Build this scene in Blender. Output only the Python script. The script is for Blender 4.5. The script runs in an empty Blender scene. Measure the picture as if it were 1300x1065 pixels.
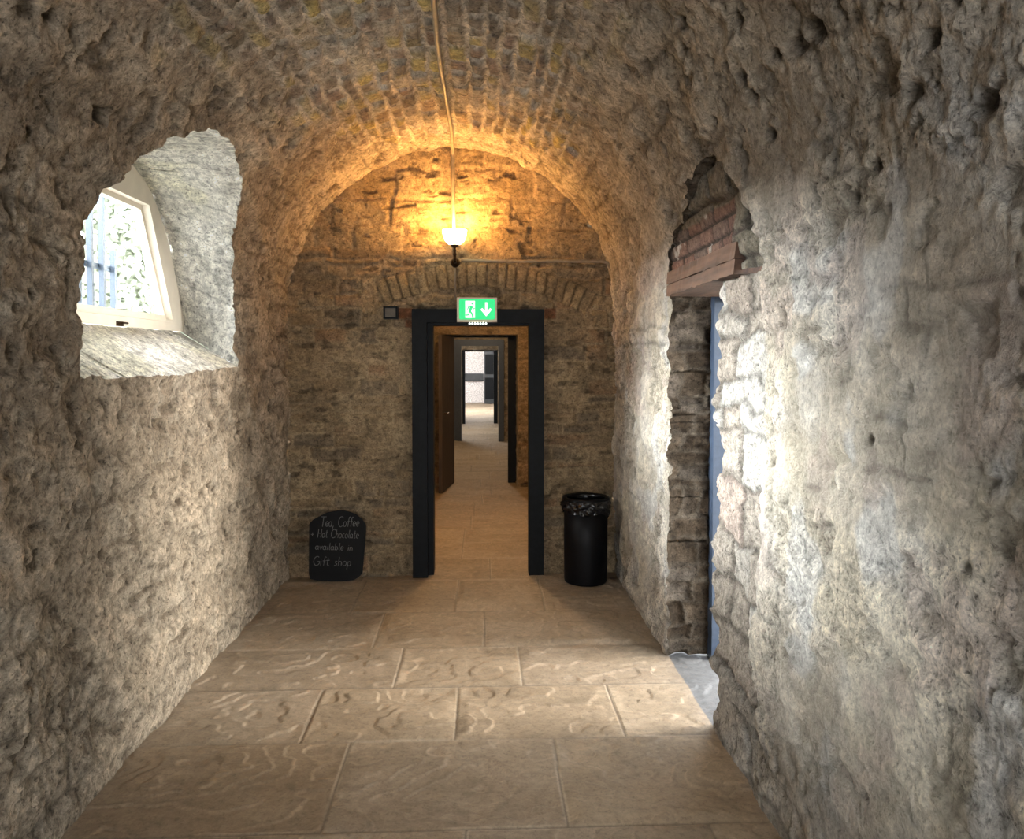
import bpy, bmesh, math, random
import numpy as np
from mathutils import Vector, Matrix

random.seed(7)
C = bpy.context.scene.collection
PI = math.pi

# ------------------------------------------------------------------ camera
F_PX = 976.0
EYE = np.array([0.0, 0.0, 1.71])
YAW = math.atan(41 / F_PX)
PITCH = math.atan(33 / F_PX)
Fw = np.array([math.sin(YAW) * math.cos(PITCH), math.cos(YAW) * math.cos(PITCH), -math.sin(PITCH)])
Rt = np.array([math.cos(YAW), -math.sin(YAW), 0.0])
Up = np.cross(Rt, Fw)
cam_d = bpy.data.cameras.new('camera')
cam_d.sensor_fit = 'HORIZONTAL'
cam_d.sensor_width = 36.0
cam_d.lens = 36.0 * F_PX / 1300.0
cam_d.shift_y = -45.0 / 1300.0
cam_d.clip_start = 0.05
cam = bpy.data.objects.new('camera', cam_d)
C.objects.link(cam)
cam.matrix_world = Matrix(((Rt[0], Up[0], -Fw[0], EYE[0]), (Rt[1], Up[1], -Fw[1], EYE[1]),
                           (Rt[2], Up[2], -Fw[2], EYE[2]), (0, 0, 0, 1)))
bpy.context.scene.camera = cam


def ray(px, py):
    return Fw + Rt * ((px - 650.0) / F_PX) + Up * ((487.5 - py) / F_PX)


def on_plane(px, py, axis, val):
    d = ray(px, py)
    return EYE + d * ((val - EYE[axis]) / d[axis])


# ------------------------------------------------------------------ room measures
XL, XR, YB, ZS = -1.50, 1.07, 6.05, 2.06
VC = (XL + XR) / 2
VR = (XR - XL) / 2
S1, S2, S3 = ZS, ZS + PI * VR, 2 * ZS + PI * VR


def surf(y, s):
    """plan position y and profile length s -> point and inward normal of the tunnel"""
    y = np.asarray(y, float); s = np.asarray(s, float)
    a = PI - (s - S1) / VR
    x = np.where(s < S1, XL, np.where(s > S2, XR, VC + VR * np.cos(a)))
    z = np.where(s < S1, s, np.where(s > S2, S3 - s, ZS + VR * np.sin(a)))
    nx = np.where(s < S1, 1.0, np.where(s > S2, -1.0, -np.cos(a)))
    nz = np.where((s < S1) | (s > S2), 0.0, -np.sin(a))
    return np.stack([x, y, z], -1), np.stack([nx, np.zeros_like(nx), nz], -1)


def px_to_ys(px, py):
    """photo direction -> (y, s) on the tunnel lining"""
    d = ray(px, py)
    best = None
    for X, left in ((XL, True), (XR, False)):
        t = (X - EYE[0]) / d[0]
        if t > 0:
            p = EYE + d * t
            if p[2] <= ZS:
                c = (t, p[1], p[2] if left else S3 - p[2])
                if best is None or t < best[0]:
                    best = c
    A = d[0] ** 2 + d[2] ** 2
    ox, oz = EYE[0] - VC, EYE[2] - ZS
    B = 2 * (ox * d[0] + oz * d[2]); Cc = ox * ox + oz * oz - VR * VR
    disc = B * B - 4 * A * Cc
    if disc > 0:
        t = (-B + math.sqrt(disc)) / (2 * A)
        p = EYE + d * t
        if p[2] > ZS and t > 0 and best is None:
            ang = math.atan2(p[2] - ZS, p[0] - VC)
            best = (t, p[1], S1 + (PI - ang) * VR)
    return best[1], best[2]


# ------------------------------------------------------------------ numpy noise
def _h(ix, iy, iz, seed):
    h = (ix.astype(np.uint32) * np.uint32(374761393) + iy.astype(np.uint32) * np.uint32(668265263)
         + iz.astype(np.uint32) * np.uint32(2147483647) + np.uint32(seed * 1013904223 & 0xffffffff))
    h = (h ^ (h >> np.uint32(13))) * np.uint32(1274126177)
    h = h ^ (h >> np.uint32(16))
    return (h & np.uint32(0xffff)).astype(np.float32) / 65535.0


def vnoise(p, scale, seed=0):
    q = p * np.asarray(scale, float)
    i = np.floor(q).astype(np.int64)
    f = (q - i).astype(np.float32)
    f = f * f * f * (f * (f * 6 - 15) + 10)
    out = 0
    for a in (0, 1):
        wa = f[:, 0] if a else 1 - f[:, 0]
        for b in (0, 1):
            wb = f[:, 1] if b else 1 - f[:, 1]
            for c in (0, 1):
                wc = f[:, 2] if c else 1 - f[:, 2]
                out = out + wa * wb * wc * _h(i[:, 0] + a, i[:, 1] + b, i[:, 2] + c, seed)
    return out


def fbm(p, scale, octv=4, seed=0, gain=0.5):
    v = 0; amp = 1.0; tot = 0
    sc = np.asarray(scale, float)
    for o in range(octv):
        v = v + amp * vnoise(p + 13.7 * o, sc, seed + o * 17)
        tot += amp; amp *= gain; sc = sc * 2.03
    return v / tot


def sstep(a, b, x):
    t = np.clip((x - a) / (b - a), 0, 1)
    return t * t * (3 - 2 * t)


def mixc(c1, c2, t):
    t = np.asarray(t)[:, None]
    return np.asarray(c1) * (1 - t) + np.asarray(c2) * t


def courses(u, v, heights, wlo, whi, seed=0, warp=0.0, wscale=3.0):
    """coursed masonry: distance to the joint, three random numbers per stone"""
    rng = np.random.RandomState(seed)
    if warp:
        p = np.stack([u, v, np.full_like(u, seed * 3.1)], -1)
        u = u + warp * 2 * (fbm(p, wscale, 3, seed + 5) - .5)
        v = v + warp * 2 * (fbm(p + 31.0, wscale, 3, seed + 9) - .5)
    hs = []
    tot = 0.0
    span = v.max() - v.min() + .5
    while tot < span:
        h = rng.uniform(*heights); hs.append(h); tot += h
    ve = np.concatenate([[0], np.cumsum(hs)]) + v.min() - .2
    row = np.clip(np.searchsorted(ve, v, side='right') - 1, 0, len(hs) - 1)
    dv = np.minimum(v - ve[row], ve[row + 1] - v)
    du = np.zeros_like(u); col = np.zeros(len(u), np.int64)
    umin, umax = u.min() - 1, u.max() + 1
    for r in np.unique(row):
        n = int((umax - umin) / wlo) + 4
        ue = umin + np.concatenate([[0], np.cumsum(rng.uniform(wlo, whi, n))]) - rng.uniform(0, whi)
        m = row == r
        c = np.clip(np.searchsorted(ue, u[m], side='right') - 1, 0, len(ue) - 2)
        col[m] = c
        du[m] = np.minimum(u[m] - ue[c], ue[c + 1] - u[m])
    d = np.minimum(du, dv)
    z = np.zeros_like(col)
    return d, _h(row, col, z, seed + 1), _h(row, col, z, seed + 2), _h(row, col, z, seed + 3)


def poly_inside(px, py, poly):
    ins = np.zeros(len(px), bool)
    n = len(poly)
    for i in range(n):
        x1, y1 = poly[i]; x2, y2 = poly[(i + 1) % n]
        if y1 == y2:
            continue
        c = ((y1 > py) != (y2 > py)) & (px < (x2 - x1) * (py - y1) / (y2 - y1) + x1)
        ins ^= c
    return ins


def resample(pts, n, closed=False):
    pts = np.asarray(pts, float)
    if closed:
        pts = np.vstack([pts, pts[:1]])
    L = np.concatenate([[0], np.cumsum(np.linalg.norm(np.diff(pts, axis=0), axis=1))])
    t = np.linspace(0, L[-1], n)
    return np.stack([np.interp(t, L, pts[:, k]) for k in range(pts.shape[1])], -1)


# ------------------------------------------------------------------ materials
def new_mat(name):
    m = bpy.data.materials.new(name)
    m.use_nodes = True
    nt = m.node_tree
    return m, nt, nt.nodes['Principled BSDF']


def stone_mat(name, fine=1.0, bump=0.5, rough=0.92, spec=0.25, contrast=1.0):
    m, nt, b = new_mat(name)
    N = nt.nodes; L = nt.links
    at = N.new('ShaderNodeAttribute'); at.attribute_name = 'Col'
    tc = N.new('ShaderNodeTexCoord')

    def noise(scale, detail, rough_, dist=0.0):
        n = N.new('ShaderNodeTexNoise'); n.inputs['Scale'].default_value = scale * fine
        n.inputs['Detail'].default_value = detail; n.inputs['Roughness'].default_value = rough_
        n.inputs['Distortion'].default_value = dist
        L.new(tc.outputs['Object'], n.inputs['Vector'])
        return n

    def ramp(src, a, b_, lo, hi):
        mr = N.new('ShaderNodeMapRange'); mr.clamp = True
        mr.inputs['From Min'].default_value = a; mr.inputs['From Max'].default_value = b_
        mr.inputs['To Min'].default_value = lo; mr.inputs['To Max'].default_value = hi
        L.new(src, mr.inputs['Value'])
        return mr.outputs['Result']

    def mul(a, b_, k=None):
        x = N.new('ShaderNodeMath'); x.operation = 'MULTIPLY' if k is None else 'MULTIPLY_ADD'
        L.new(a, x.inputs[0])
        if k is None: L.new(b_, x.inputs[1])
        else:
            x.inputs[1].default_value = k; L.new(b_, x.inputs[2])
        return x.outputs[0]
    n1 = noise(24, 10, .76, .4)
    n2 = noise(62, 8, .72, .2)
    n3 = noise(130, 4, .6)
    a = ramp(n1.outputs['Fac'], .34, .66, 1 - .45 * contrast, 1 + .28 * contrast)
    sp = ramp(n2.outputs['Fac'], .34, .47, 1 - .55 * contrast, 1.0)
    hi = ramp(n3.outputs['Fac'], .3, .7, 1 - .16 * contrast, 1 + .16 * contrast)
    f = mul(mul(mul(a, sp), hi), ramp(n3.outputs['Fac'], 0, 1, 1.22, 1.22))
    mx = N.new('ShaderNodeMix'); mx.data_type = 'RGBA'; mx.blend_type = 'MULTIPLY'
    L.new(at.outputs['Alpha'], mx.inputs['Factor'])
    L.new(at.outputs['Color'], mx.inputs[6]); L.new(f, mx.inputs[7])
    L.new(mx.outputs[2], b.inputs['Base Color'])
    b.inputs['Roughness'].default_value = rough
    b.inputs['Specular IOR Level'].default_value = spec
    ht = mul(n2.outputs['Fac'], n1.outputs['Fac'], .55)
    bp = N.new('ShaderNodeBump'); bp.inputs['Strength'].default_value = bump
    bp.inputs['Distance'].default_value = .03
    L.new(ht, bp.inputs['Height']); L.new(bp.outputs['Normal'], b.inputs['Normal'])
    return m


def plain_mat(name, col, rough=.5, metal=0.0, var=.15, scale=40, bump=0.0, spec=.5, emit=None, estr=0.0):
    m, nt, b = new_mat(name)
    N = nt.nodes; L = nt.links
    tc = N.new('ShaderNodeTexCoord')
    n1 = N.new('ShaderNodeTexNoise'); n1.inputs['Scale'].default_value = scale; n1.inputs['Detail'].default_value = 5
    L.new(tc.outputs['Object'], n1.inputs['Vector'])
    cr = N.new('ShaderNodeValToRGB')
    c0 = [max(0, c * (1 - var)) for c in col]; c1 = [min(1, c * (1 + var)) for c in col]
    cr.color_ramp.elements[0].position = .3; cr.color_ramp.elements[1].position = .7
    cr.color_ramp.elements[0].color = (*c0, 1); cr.color_ramp.elements[1].color = (*c1, 1)
    L.new(n1.outputs['Fac'], cr.inputs['Fac']); L.new(cr.outputs['Color'], b.inputs['Base Color'])
    b.inputs['Roughness'].default_value = rough; b.inputs['Metallic'].default_value = metal
    b.inputs['Specular IOR Level'].default_value = spec
    if bump:
        bp = N.new('ShaderNodeBump'); bp.inputs['Strength'].default_value = bump; bp.inputs['Distance'].default_value = .01
        L.new(n1.outputs['Fac'], bp.inputs['Height']); L.new(bp.outputs['Normal'], b.inputs['Normal'])
    if emit:
        b.inputs['Emission Color'].default_value = (*emit, 1); b.inputs['Emission Strength'].default_value = estr
    return m


def wood_mat(name, col, dark, scale=(3, 40, 40), rough=.7):
    m, nt, b = new_mat(name)
    N = nt.nodes; L = nt.links
    tc = N.new('ShaderNodeTexCoord'); mp = N.new('ShaderNodeMapping')
    mp.inputs['Scale'].default_value = scale
    n1 = N.new('ShaderNodeTexNoise'); n1.inputs['Scale'].default_value = 1.0; n1.inputs['Detail'].default_value = 6
    L.new(tc.outputs['Object'], mp.inputs['Vector']); L.new(mp.outputs['Vector'], n1.inputs['Vector'])
    cr = N.new('ShaderNodeValToRGB')
    cr.color_ramp.elements[0].position = .35; cr.color_ramp.elements[1].position = .68
    cr.color_ramp.elements[0].color = (*dark, 1); cr.color_ramp.elements[1].color = (*col, 1)
    L.new(n1.outputs['Fac'], cr.inputs['Fac']); L.new(cr.outputs['Color'], b.inputs['Base Color'])
    b.inputs['Roughness'].default_value = rough
    bp = N.new('ShaderNodeBump'); bp.inputs['Strength'].default_value = .4; bp.inputs['Distance'].default_value = .006
    L.new(n1.outputs['Fac'], bp.inputs['Height']); L.new(bp.outputs['Normal'], b.inputs['Normal'])
    return m


M_WALL = stone_mat('rough_plaster_stone', 1.0, 1.0, .93, .2, 1.3)
M_BACK = stone_mat('coursed_stone', 1.2, .8, .92, .2, 1.2)
M_FLOOR = stone_mat('sandstone_flags', .8, .22, .62, .35, .55)
M_BLACKWOOD = plain_mat('black_painted_timber', (.0045, .0055, .0065), .5, var=.3, scale=25, bump=.1, spec=.10)
M_GREYWOOD = plain_mat('dark_grey_painted_timber', (.022, .026, .03), .5, var=.25, scale=25)
M_BLUEPOST = plain_mat('blue_grey_painted_timber', (.035, .052, .085), .45, var=.15)
M_LEAF = wood_mat('brown_door_wood', (.06, .042, .032), (.03, .021, .016), (30, 30, 2))
M_LINTEL = wood_mat('lintel_oak', (.115, .062, .038), (.045, .024, .016), (30, 2.5, 30), .8)
M_CREAM = plain_mat('cream_gloss_paint', (.74, .68, .58), .4, var=.06, scale=12)
M_CONDUIT = plain_mat('painted_conduit', (.20, .165, .12), .55, var=.15, scale=30)
M_IRON = plain_mat('dark_bronze', (.045, .025, .012), .4, .8, var=.3)
M_BAR = plain_mat('blue_grey_iron_bar', (.035, .052, .08), .6, var=.08)


# ------------------------------------------------------------------ object helpers
def tag(o, label=None, cat=None, group=None, kind=None):
    if label: o['label'] = label
    if cat: o['category'] = cat
    if group: o['group'] = group
    if kind: o['kind'] = kind
    return o


def empty(name, loc=(0, 0, 0)):
    o = bpy.data.objects.new(name, None); C.objects.link(o); o.location = loc
    o.empty_display_size = .1
    return o


def link_mesh(name, me, mat, parent=None, smooth=False):
    o = bpy.data.objects.new(name, me); C.objects.link(o)
    me.materials.append(mat)
    if smooth:
        me.polygons.foreach_set('use_smooth', np.ones(len(me.polygons), bool))
    if parent is not None:
        o.parent = parent
        o.matrix_parent_inverse = Matrix.Translation(-Vector(parent.location)) if parent.rotation_euler[:] == (0, 0, 0) else Matrix()
    return o


def bm_obj(name, bm, mat, parent=None, smooth=False, bevel=0.0, seg=2):
    if bevel:
        es = [e for e in bm.edges if len(e.link_faces) == 2 and e.calc_face_angle(0) > .5]
        bmesh.ops.bevel(bm, geom=es, offset=bevel, segments=seg, affect='EDGES', clamp_overlap=True)
    bmesh.ops.recalc_face_normals(bm, faces=bm.faces)
    me = bpy.data.meshes.new(name); bm.to_mesh(me); bm.free()
    return link_mesh(name, me, mat, parent, smooth)


def add_box(bm, lo, hi):
    vs = [bm.verts.new((x, y, z)) for z in (lo[2], hi[2]) for y in (lo[1], hi[1]) for x in (lo[0], hi[0])]
    for f in ((0, 2, 3, 1), (4, 5, 7, 6), (0, 1, 5, 4), (2, 6, 7, 3), (0, 4, 6, 2), (1, 3, 7, 5)):
        bm.faces.new([vs[i] for i in f])


def box(name, lo, hi, mat, parent=None, bevel=.003):
    bm = bmesh.new(); add_box(bm, lo, hi)
    return bm_obj(name, bm, mat, parent, bevel=bevel)


def add_prism(bm, pts, off):
    """extrude a planar polygon (3D points) by off"""
    a = [bm.verts.new(p) for p in pts]
    b = [bm.verts.new(tuple(np.asarray(p) + np.asarray(off))) for p in pts]
    n = len(a)
    bm.faces.new(a); bm.faces.new(b[::-1])
    for i in range(n):
        bm.faces.new((a[i], b[i], b[(i + 1) % n], a[(i + 1) % n]))


def add_ring(bm, outer, inner, off):
    """frame between two matched loops, extruded"""
    n = len(outer); off = np.asarray(off)
    o1 = [bm.verts.new(tuple(p)) for p in outer]; i1 = [bm.verts.new(tuple(p)) for p in inner]
    o2 = [bm.verts.new(tuple(np.asarray(p) + off)) for p in outer]; i2 = [bm.verts.new(tuple(np.asarray(p) + off)) for p in inner]
    for k in range(n):
        j = (k + 1) % n
        bm.faces.new((o1[k], o1[j], i1[j], i1[k])); bm.faces.new((o2[j], o2[k], i2[k], i2[j]))
        bm.faces.new((o1[j], o1[k], o2[k], o2[j])); bm.faces.new((i1[k], i1[j], i2[j], i2[k]))


def add_lathe(bm, prof, cx, cy, n=32, cap=True):
    rings = []
    for r, z in prof:
        rings.append([bm.verts.new((cx + r * math.cos(2 * PI * k / n), cy + r * math.sin(2 * PI * k / n), z)) for k in range(n)])
    for a, b in zip(rings, rings[1:]):
        for k in range(n):
            bm.faces.new((a[k], a[(k + 1) % n], b[(k + 1) % n], b[k]))
    if cap:
        bm.faces.new(rings[0][::-1]); bm.faces.new(rings[-1])


def add_tube(bm, pts, r, n=10):
    pts = [Vector(p) for p in pts]
    rings = []
    up = None
    for i, p in enumerate(pts):
        t = (pts[min(i + 1, len(pts) - 1)] - pts[max(i - 1, 0)]).normalized()
        if up is None:
            up = Vector((0, 0, 1)) if abs(t.z) < .9 else Vector((1, 0, 0))
        u = (up - t * up.dot(t)).normalized(); w = t.cross(u); up = u
        rings.append([bm.verts.new(p + (u * math.cos(2 * PI * k / n) + w * math.sin(2 * PI * k / n)) * r) for k in range(n)])
    for a, b in zip(rings, rings[1:]):
        for k in range(n):
            bm.faces.new((a[k], a[(k + 1) % n], b[(k + 1) % n], b[k]))
    bm.faces.new(rings[0][::-1]); bm.faces.new(rings[-1])


def np_mesh(name, V, Q, col, con=None):
    me = bpy.data.meshes.new(name)
    V = np.asarray(V, np.float32); Q = np.asarray(Q, np.int32)
    used = np.unique(Q); remap = np.full(len(V), -1, np.int32); remap[used] = np.arange(len(used))
    V = V[used]; Q = remap[Q]; col = np.asarray(col, np.float32)[used]
    me.vertices.add(len(V)); me.vertices.foreach_set('co', V.ravel())
    me.loops.add(Q.size); me.loops.foreach_set('vertex_index', Q.ravel())
    me.polygons.add(len(Q))
    me.polygons.foreach_set('loop_start', np.arange(0, Q.size, 4, dtype=np.int32))
    me.update(calc_edges=True)
    at = me.attributes.new('Col', 'FLOAT_COLOR', 'POINT')
    rgba = np.ones((len(V), 4), np.float32); rgba[:, :3] = np.clip(col, 0.004, 1)
    if con is not None:
        rgba[:, 3] = con[used]
    at.data.foreach_set('color', rgba.ravel())
    return me


def grid_quads(ni, nj):
    i, j = np.meshgrid(np.arange(ni - 1), np.arange(nj - 1), indexing='ij')
    a = (i * nj + j).ravel()
    return np.stack([a, a + 1, a + nj + 1, a + nj], -1)


def grow(a, b, k, dmin):
    ys = [a]
    while ys[-1] < b:
        ys.append(ys[-1] + max(dmin, k * abs(ys[-1])))
    ys[-1] = b
    return np.array(ys)


class Hole:
    """polygon in surface parameters with a matched 3D back line"""
    def __init__(self, poly, back, rows, style, closed=True):
        self.poly = np.asarray(poly); self.back = np.asarray(back); self.rows = rows; self.style = style; self.closed = closed


def cut_holes(P, Q, holes):
    """P: (n,2) params. Removes quads inside the holes, snaps rims, returns quads and rim lists"""
    rims = []
    keep = np.ones(len(Q), bool)
    for h in holes:
        cen = P[Q].mean(1)
        ins = poly_inside(cen[:, 0], cen[:, 1], h.poly) & keep
        bv = np.intersect1d(np.unique(Q[ins]), np.unique(Q[keep & ~ins]))
        keep &= ~ins
        d = ((P[bv][:, None, :] - h.poly[None]) ** 2).sum(-1)
        t = d.argmin(1)
        P[bv] = h.poly[t]
        o = np.argsort(t, kind='stable')
        rims.append((h, bv[o], t[o]))
    return Q[keep], rims


def reveal(V0, rim, color_fn, disp_amp=.012, seed=3):
    """strip from the rim (positions V0) to the back line"""
    h, bv, t = rim
    A = V0[bv]; B = h.back[t]
    if h.closed:
        A = np.vstack([A, A[:1]]); B = np.vstack([B, B[:1]])
    K = h.rows
    f = np.linspace(0, 1, K)
    G = A[None] * (1 - f)[:, None, None] + B[None] * f[:, None, None]
    n = A.shape[0]
    P = G.reshape(-1, 3)
    tang = np.gradient(A, axis=0); tang /= np.linalg.norm(tang, axis=1)[:, None] + 1e-9
    dirv = (B - A); Ld = np.linalg.norm(dirv, axis=1); dirv /= Ld[:, None] + 1e-9
    nrm = np.cross(tang, dirv)
    nrm = np.tile(nrm[None], (K, 1, 1)).reshape(-1, 3)
    arc = np.concatenate([[0], np.cumsum(np.linalg.norm(np.diff(A, axis=0), axis=1))])
    uu = (f[:, None] * Ld[None]).ravel(); vv = np.tile(arc, K)
    col, dh = color_fn(P, uu, vv)
    env = np.minimum(1, np.repeat(f, n) * 6)
    P = P + nrm * (dh * disp_amp * env)[:, None]
    return P, grid_quads(K, n), col


# ------------------------------------------------------------------ tunnel surface look
def pit_list():
    out = []
    for px, py, r in ((868, 28, .032), (935, 26, .035), (947, 97, .034), (1032, 38, .05), (1005, 62, .045), (982, 70, .03),
                      (280, 119, .03), (130, 149, .04), (342, 176, .032), (1255, 130, .035), (1190, 48, .03), (975, 172, .03),
                      (912, 150, .02), (958, 120, .03), (1110, 212, .025), (36, 165, .02), (250, 108, .018), (60, 20, .03),
                      (1232, 722, .018), (1105, 560, .02), (1080, 250, .02), (320, 130, .025), (1160, 120, .025), (200, 85, .016)):
        y, s = px_to_ys(px, py)
        out.append((y, s, r))
    return out


PITS = pit_list()


def tunnel_look(P, P3, room=1):
    """height and colour of the main lining"""
    y, s = P[:, 0], P[:, 1]
    z = P3[:, 2]
    side_r = sstep(S2 - .9, S2 - .1, s)
    side_l = 1 - sstep(S1 + .2, S1 + 1.0, s)
    crown = np.clip(1 - np.abs(s - (S1 + S2) / 2) / 1.25, 0, 1)
    crown = crown * sstep(6.0, 4.9, y + .5 * (fbm(P3, 2.2, 3, 52) - .5))
    crown = sstep(.05, .55, crown + .5 * (fbm(P3, 1.6, 3, 51) - .5))
    big = fbm(P3, 1.3, 3, 1) - .5
    mid = fbm(P3, 6.0, 4, 2) - .5
    fine = fbm(P3, (26, 30, 30), 3, 3, .6) - .5
    # masonry under the render
    d, r1, r2, r3 = courses(y, s, (.09, .24), .16, .5, 11, .05, 4.0)
    stone = sstep(.0, .02, d)
    # bricks of the crown: courses along the tunnel
    bd, b1, b2, b3 = courses(y, s, (.06, .115), .11, .23, 21, .036, 5.0)
    brick = sstep(.009, .021, bd + .016 * fine)
    cover = fbm(P3, 2.6, 4, 4)                       # remains of the render
    exposed = sstep(.50, .60, cover)
    pn = fbm(P3 * np.array([1, 1, 1.0]), (13, 10, 15), 3, 6)
    pits = sstep(.64, .70, pn)
    pn2 = fbm(P3, (34, 26, 38), 2, 8)
    pits2 = sstep(.66, .76, pn2)
    # --- height (towards the room)
    rid = 1 - np.abs(2 * fbm(P3, (9, 7, 11), 3, 7) - 1) * 2.2
    tq = fbm(P3, (8, 5.5, 9), 4, 201, .58)
    lv = tq * 15; fr = lv - np.floor(lv)
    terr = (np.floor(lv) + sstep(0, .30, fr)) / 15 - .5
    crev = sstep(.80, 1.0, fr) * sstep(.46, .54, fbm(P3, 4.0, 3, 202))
    smooth = sstep(.44, .58, fbm(P3, 2.0, 3, 203)) * side_r
    h = .05 * big + (.075 - .045 * smooth) * terr * (1 - .7 * crown) + .006 * mid + (.008 - .006 * smooth) * fine - .004 * np.clip(rid, 0, 1)
    h += (.006 + .020 * (r1 - .5)) * stone * (.25 + .75 * exposed) * (1 - crown)
    h += crown * ((.022 + .024 * (b1 - .5)) * brick - .010)
    h -= .014 * pits * (1 - .7 * crown) + .006 * pits2
    # --- colour
    n = len(y)
    tone = fbm(P3, 3.2, 4, 12)
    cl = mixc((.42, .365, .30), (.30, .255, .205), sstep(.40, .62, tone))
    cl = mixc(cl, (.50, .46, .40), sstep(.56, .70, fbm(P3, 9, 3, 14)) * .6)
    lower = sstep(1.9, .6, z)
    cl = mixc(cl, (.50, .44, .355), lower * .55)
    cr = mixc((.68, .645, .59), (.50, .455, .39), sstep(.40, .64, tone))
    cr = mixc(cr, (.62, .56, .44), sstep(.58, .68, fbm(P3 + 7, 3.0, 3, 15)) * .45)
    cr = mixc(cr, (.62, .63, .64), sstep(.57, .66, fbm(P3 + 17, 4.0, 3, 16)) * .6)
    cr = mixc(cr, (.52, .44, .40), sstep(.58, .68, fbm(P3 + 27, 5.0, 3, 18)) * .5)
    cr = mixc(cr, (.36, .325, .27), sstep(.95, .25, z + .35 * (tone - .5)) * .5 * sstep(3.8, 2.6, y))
    cr = mixc(cr, (.40, .355, .295), sstep(2.05, 2.5, z) * .75)  # shade above the springing, painted into the wall colour
    cc = mixc((.45, .40, .335), (.33, .285, .235), sstep(.42, .62, tone))
    bc = mixc((.22, .19, .16), (.48, .41, .18), sstep(.45, .75, b2))
    bc = mixc(bc, (.27, .21, .19), sstep(.62, .8, b3) * .8)
    bc = mixc(bc, (.42, .38, .32), sstep(.0, .2, 1 - b3 - .8))
    bm_ = mixc((.58, .54, .48), bc, brick * (.95 - .55 * sstep(.52, .64, fbm(P3, 4, 4, 19))))
    cc = mixc(cc, bm_, crown)
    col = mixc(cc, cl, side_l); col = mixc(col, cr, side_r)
    stc = mixc((.33, .29, .24), (.47, .43, .37), r2)
    col = mixc(col, stc, stone * exposed * (1 - crown) * .45 * (1 - .35 * side_r))
    col = col * (1 - .45 * ((1 - stone) * exposed * (1 - crown)))[:, None]
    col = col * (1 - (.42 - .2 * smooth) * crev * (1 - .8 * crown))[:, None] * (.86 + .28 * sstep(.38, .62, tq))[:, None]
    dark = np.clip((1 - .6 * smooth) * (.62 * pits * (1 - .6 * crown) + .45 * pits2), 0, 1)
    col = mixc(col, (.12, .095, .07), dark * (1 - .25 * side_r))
    # jamb of the doorway stripped back to stone
    zz = S3 - s
    edge = 2.92 + .16 * (fbm(np.stack([zz, zz * 0, zz * 0], -1), 3.5, 3, 61) - .5) + .07 * (fbm(P3, 9, 2, 62) - .5)
    jm = sstep(-.015, .02, y - edge) * (y < 4.0) * (s > S2 - .35) * sstep(2.32, 2.25, zz)
    jd, j1, j2, j3 = courses(y + .3, zz, (.07, .24), .14, .5, 71, .075, 4)
    js = sstep(.0, .03, jd)
    jh = -.03 + .02 * mid + .010 * fine + .06 * terr + (.010 + .03 * (j1 - .5)) * js
    jc = mixc((.50, .48, .45), (.36, .32, .28), sstep(.3, .7, j2))
    jc = mixc(jc, (.42, .35, .31), sstep(.93, .97, j3))
    jc = jc * (.45 + .55 * js)[:, None] * (.8 + .5 * tone)[:, None]
    h = h * (1 - jm) + jh * jm
    col = mixc(col, jc, jm)
    for (py_, ps_, r) in PITS:
        w = 1.0 + .5 * (mid + fine)
        dd = np.sqrt(((y - py_) / 1.5) ** 2 + (s - ps_) ** 2) * w
        k = sstep(r, r * .45, dd)
        h = h - .045 * k
        col = mixc(col, (.07, .055, .042), k * .85)
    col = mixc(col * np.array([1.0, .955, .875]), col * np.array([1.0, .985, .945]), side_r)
    global CON
    CON = 1 - .42 * smooth * (1 - jm)
    return h, col


def limewash(P, uu, vv):
    t = fbm(P, 5, 4, 81); f = fbm(P, 28, 3, 82) - .5
    c = mixc((.80, .78, .71), (.62, .60, .53), sstep(.42, .64, t))
    c = mixc(c, (.62, .60, .42), sstep(.60, .70, fbm(P + 3, 3, 3, 83)) * .4)
    d, r1, r2, r3 = courses(uu, vv, (.12, .25), .2, .4, 84, .04)
    c = c * (1 - .25 * sstep(.012, .0, d) - .3 * sstep(.62, .72, fbm(P, (24, 24, 24), 3, 86)))[:, None]
    return c, 1.6 * (fbm(P, 7, 3, 85) - .5) + 1.1 * f


def jamb_stone(P, uu, vv):
    d, r1, r2, r3 = courses(uu + 1, vv, (.05, .17), .10, .28, 91, .05, 6)
    st = sstep(.0, .022, d)
    c = mixc((.16, .13, .10), (.34, .29, .235), r2)
    c = mixc(c, (.42, .39, .36), sstep(.75, .9, r3))
    c = mixc((.30, .275, .24), c, st)
    c = c * np.array([.43, .375, .315]) * (.35 + 1.3 * fbm(P, 20, 3, 92))[:, None]
    return c, (1.2 + 2.6 * (r1 - .5)) * st + 1.2 * (fbm(P, 16, 3, 93) - .5)


# ------------------------------------------------------------------ main room: walls and vault
ys = np.concatenate([np.arange(-2.5, .8, .06), grow(.8, YB + .03, .0031, .004)])
ss = np.linspace(0, S3, 742)
NI, NJ = len(ss), len(ys)
SG, YG = np.meshgrid(ss, ys, indexing='ij')
PAR = np.stack([YG.ravel(), SG.ravel()], -1)
QUAD = grid_quads(NI, NJ)

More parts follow.
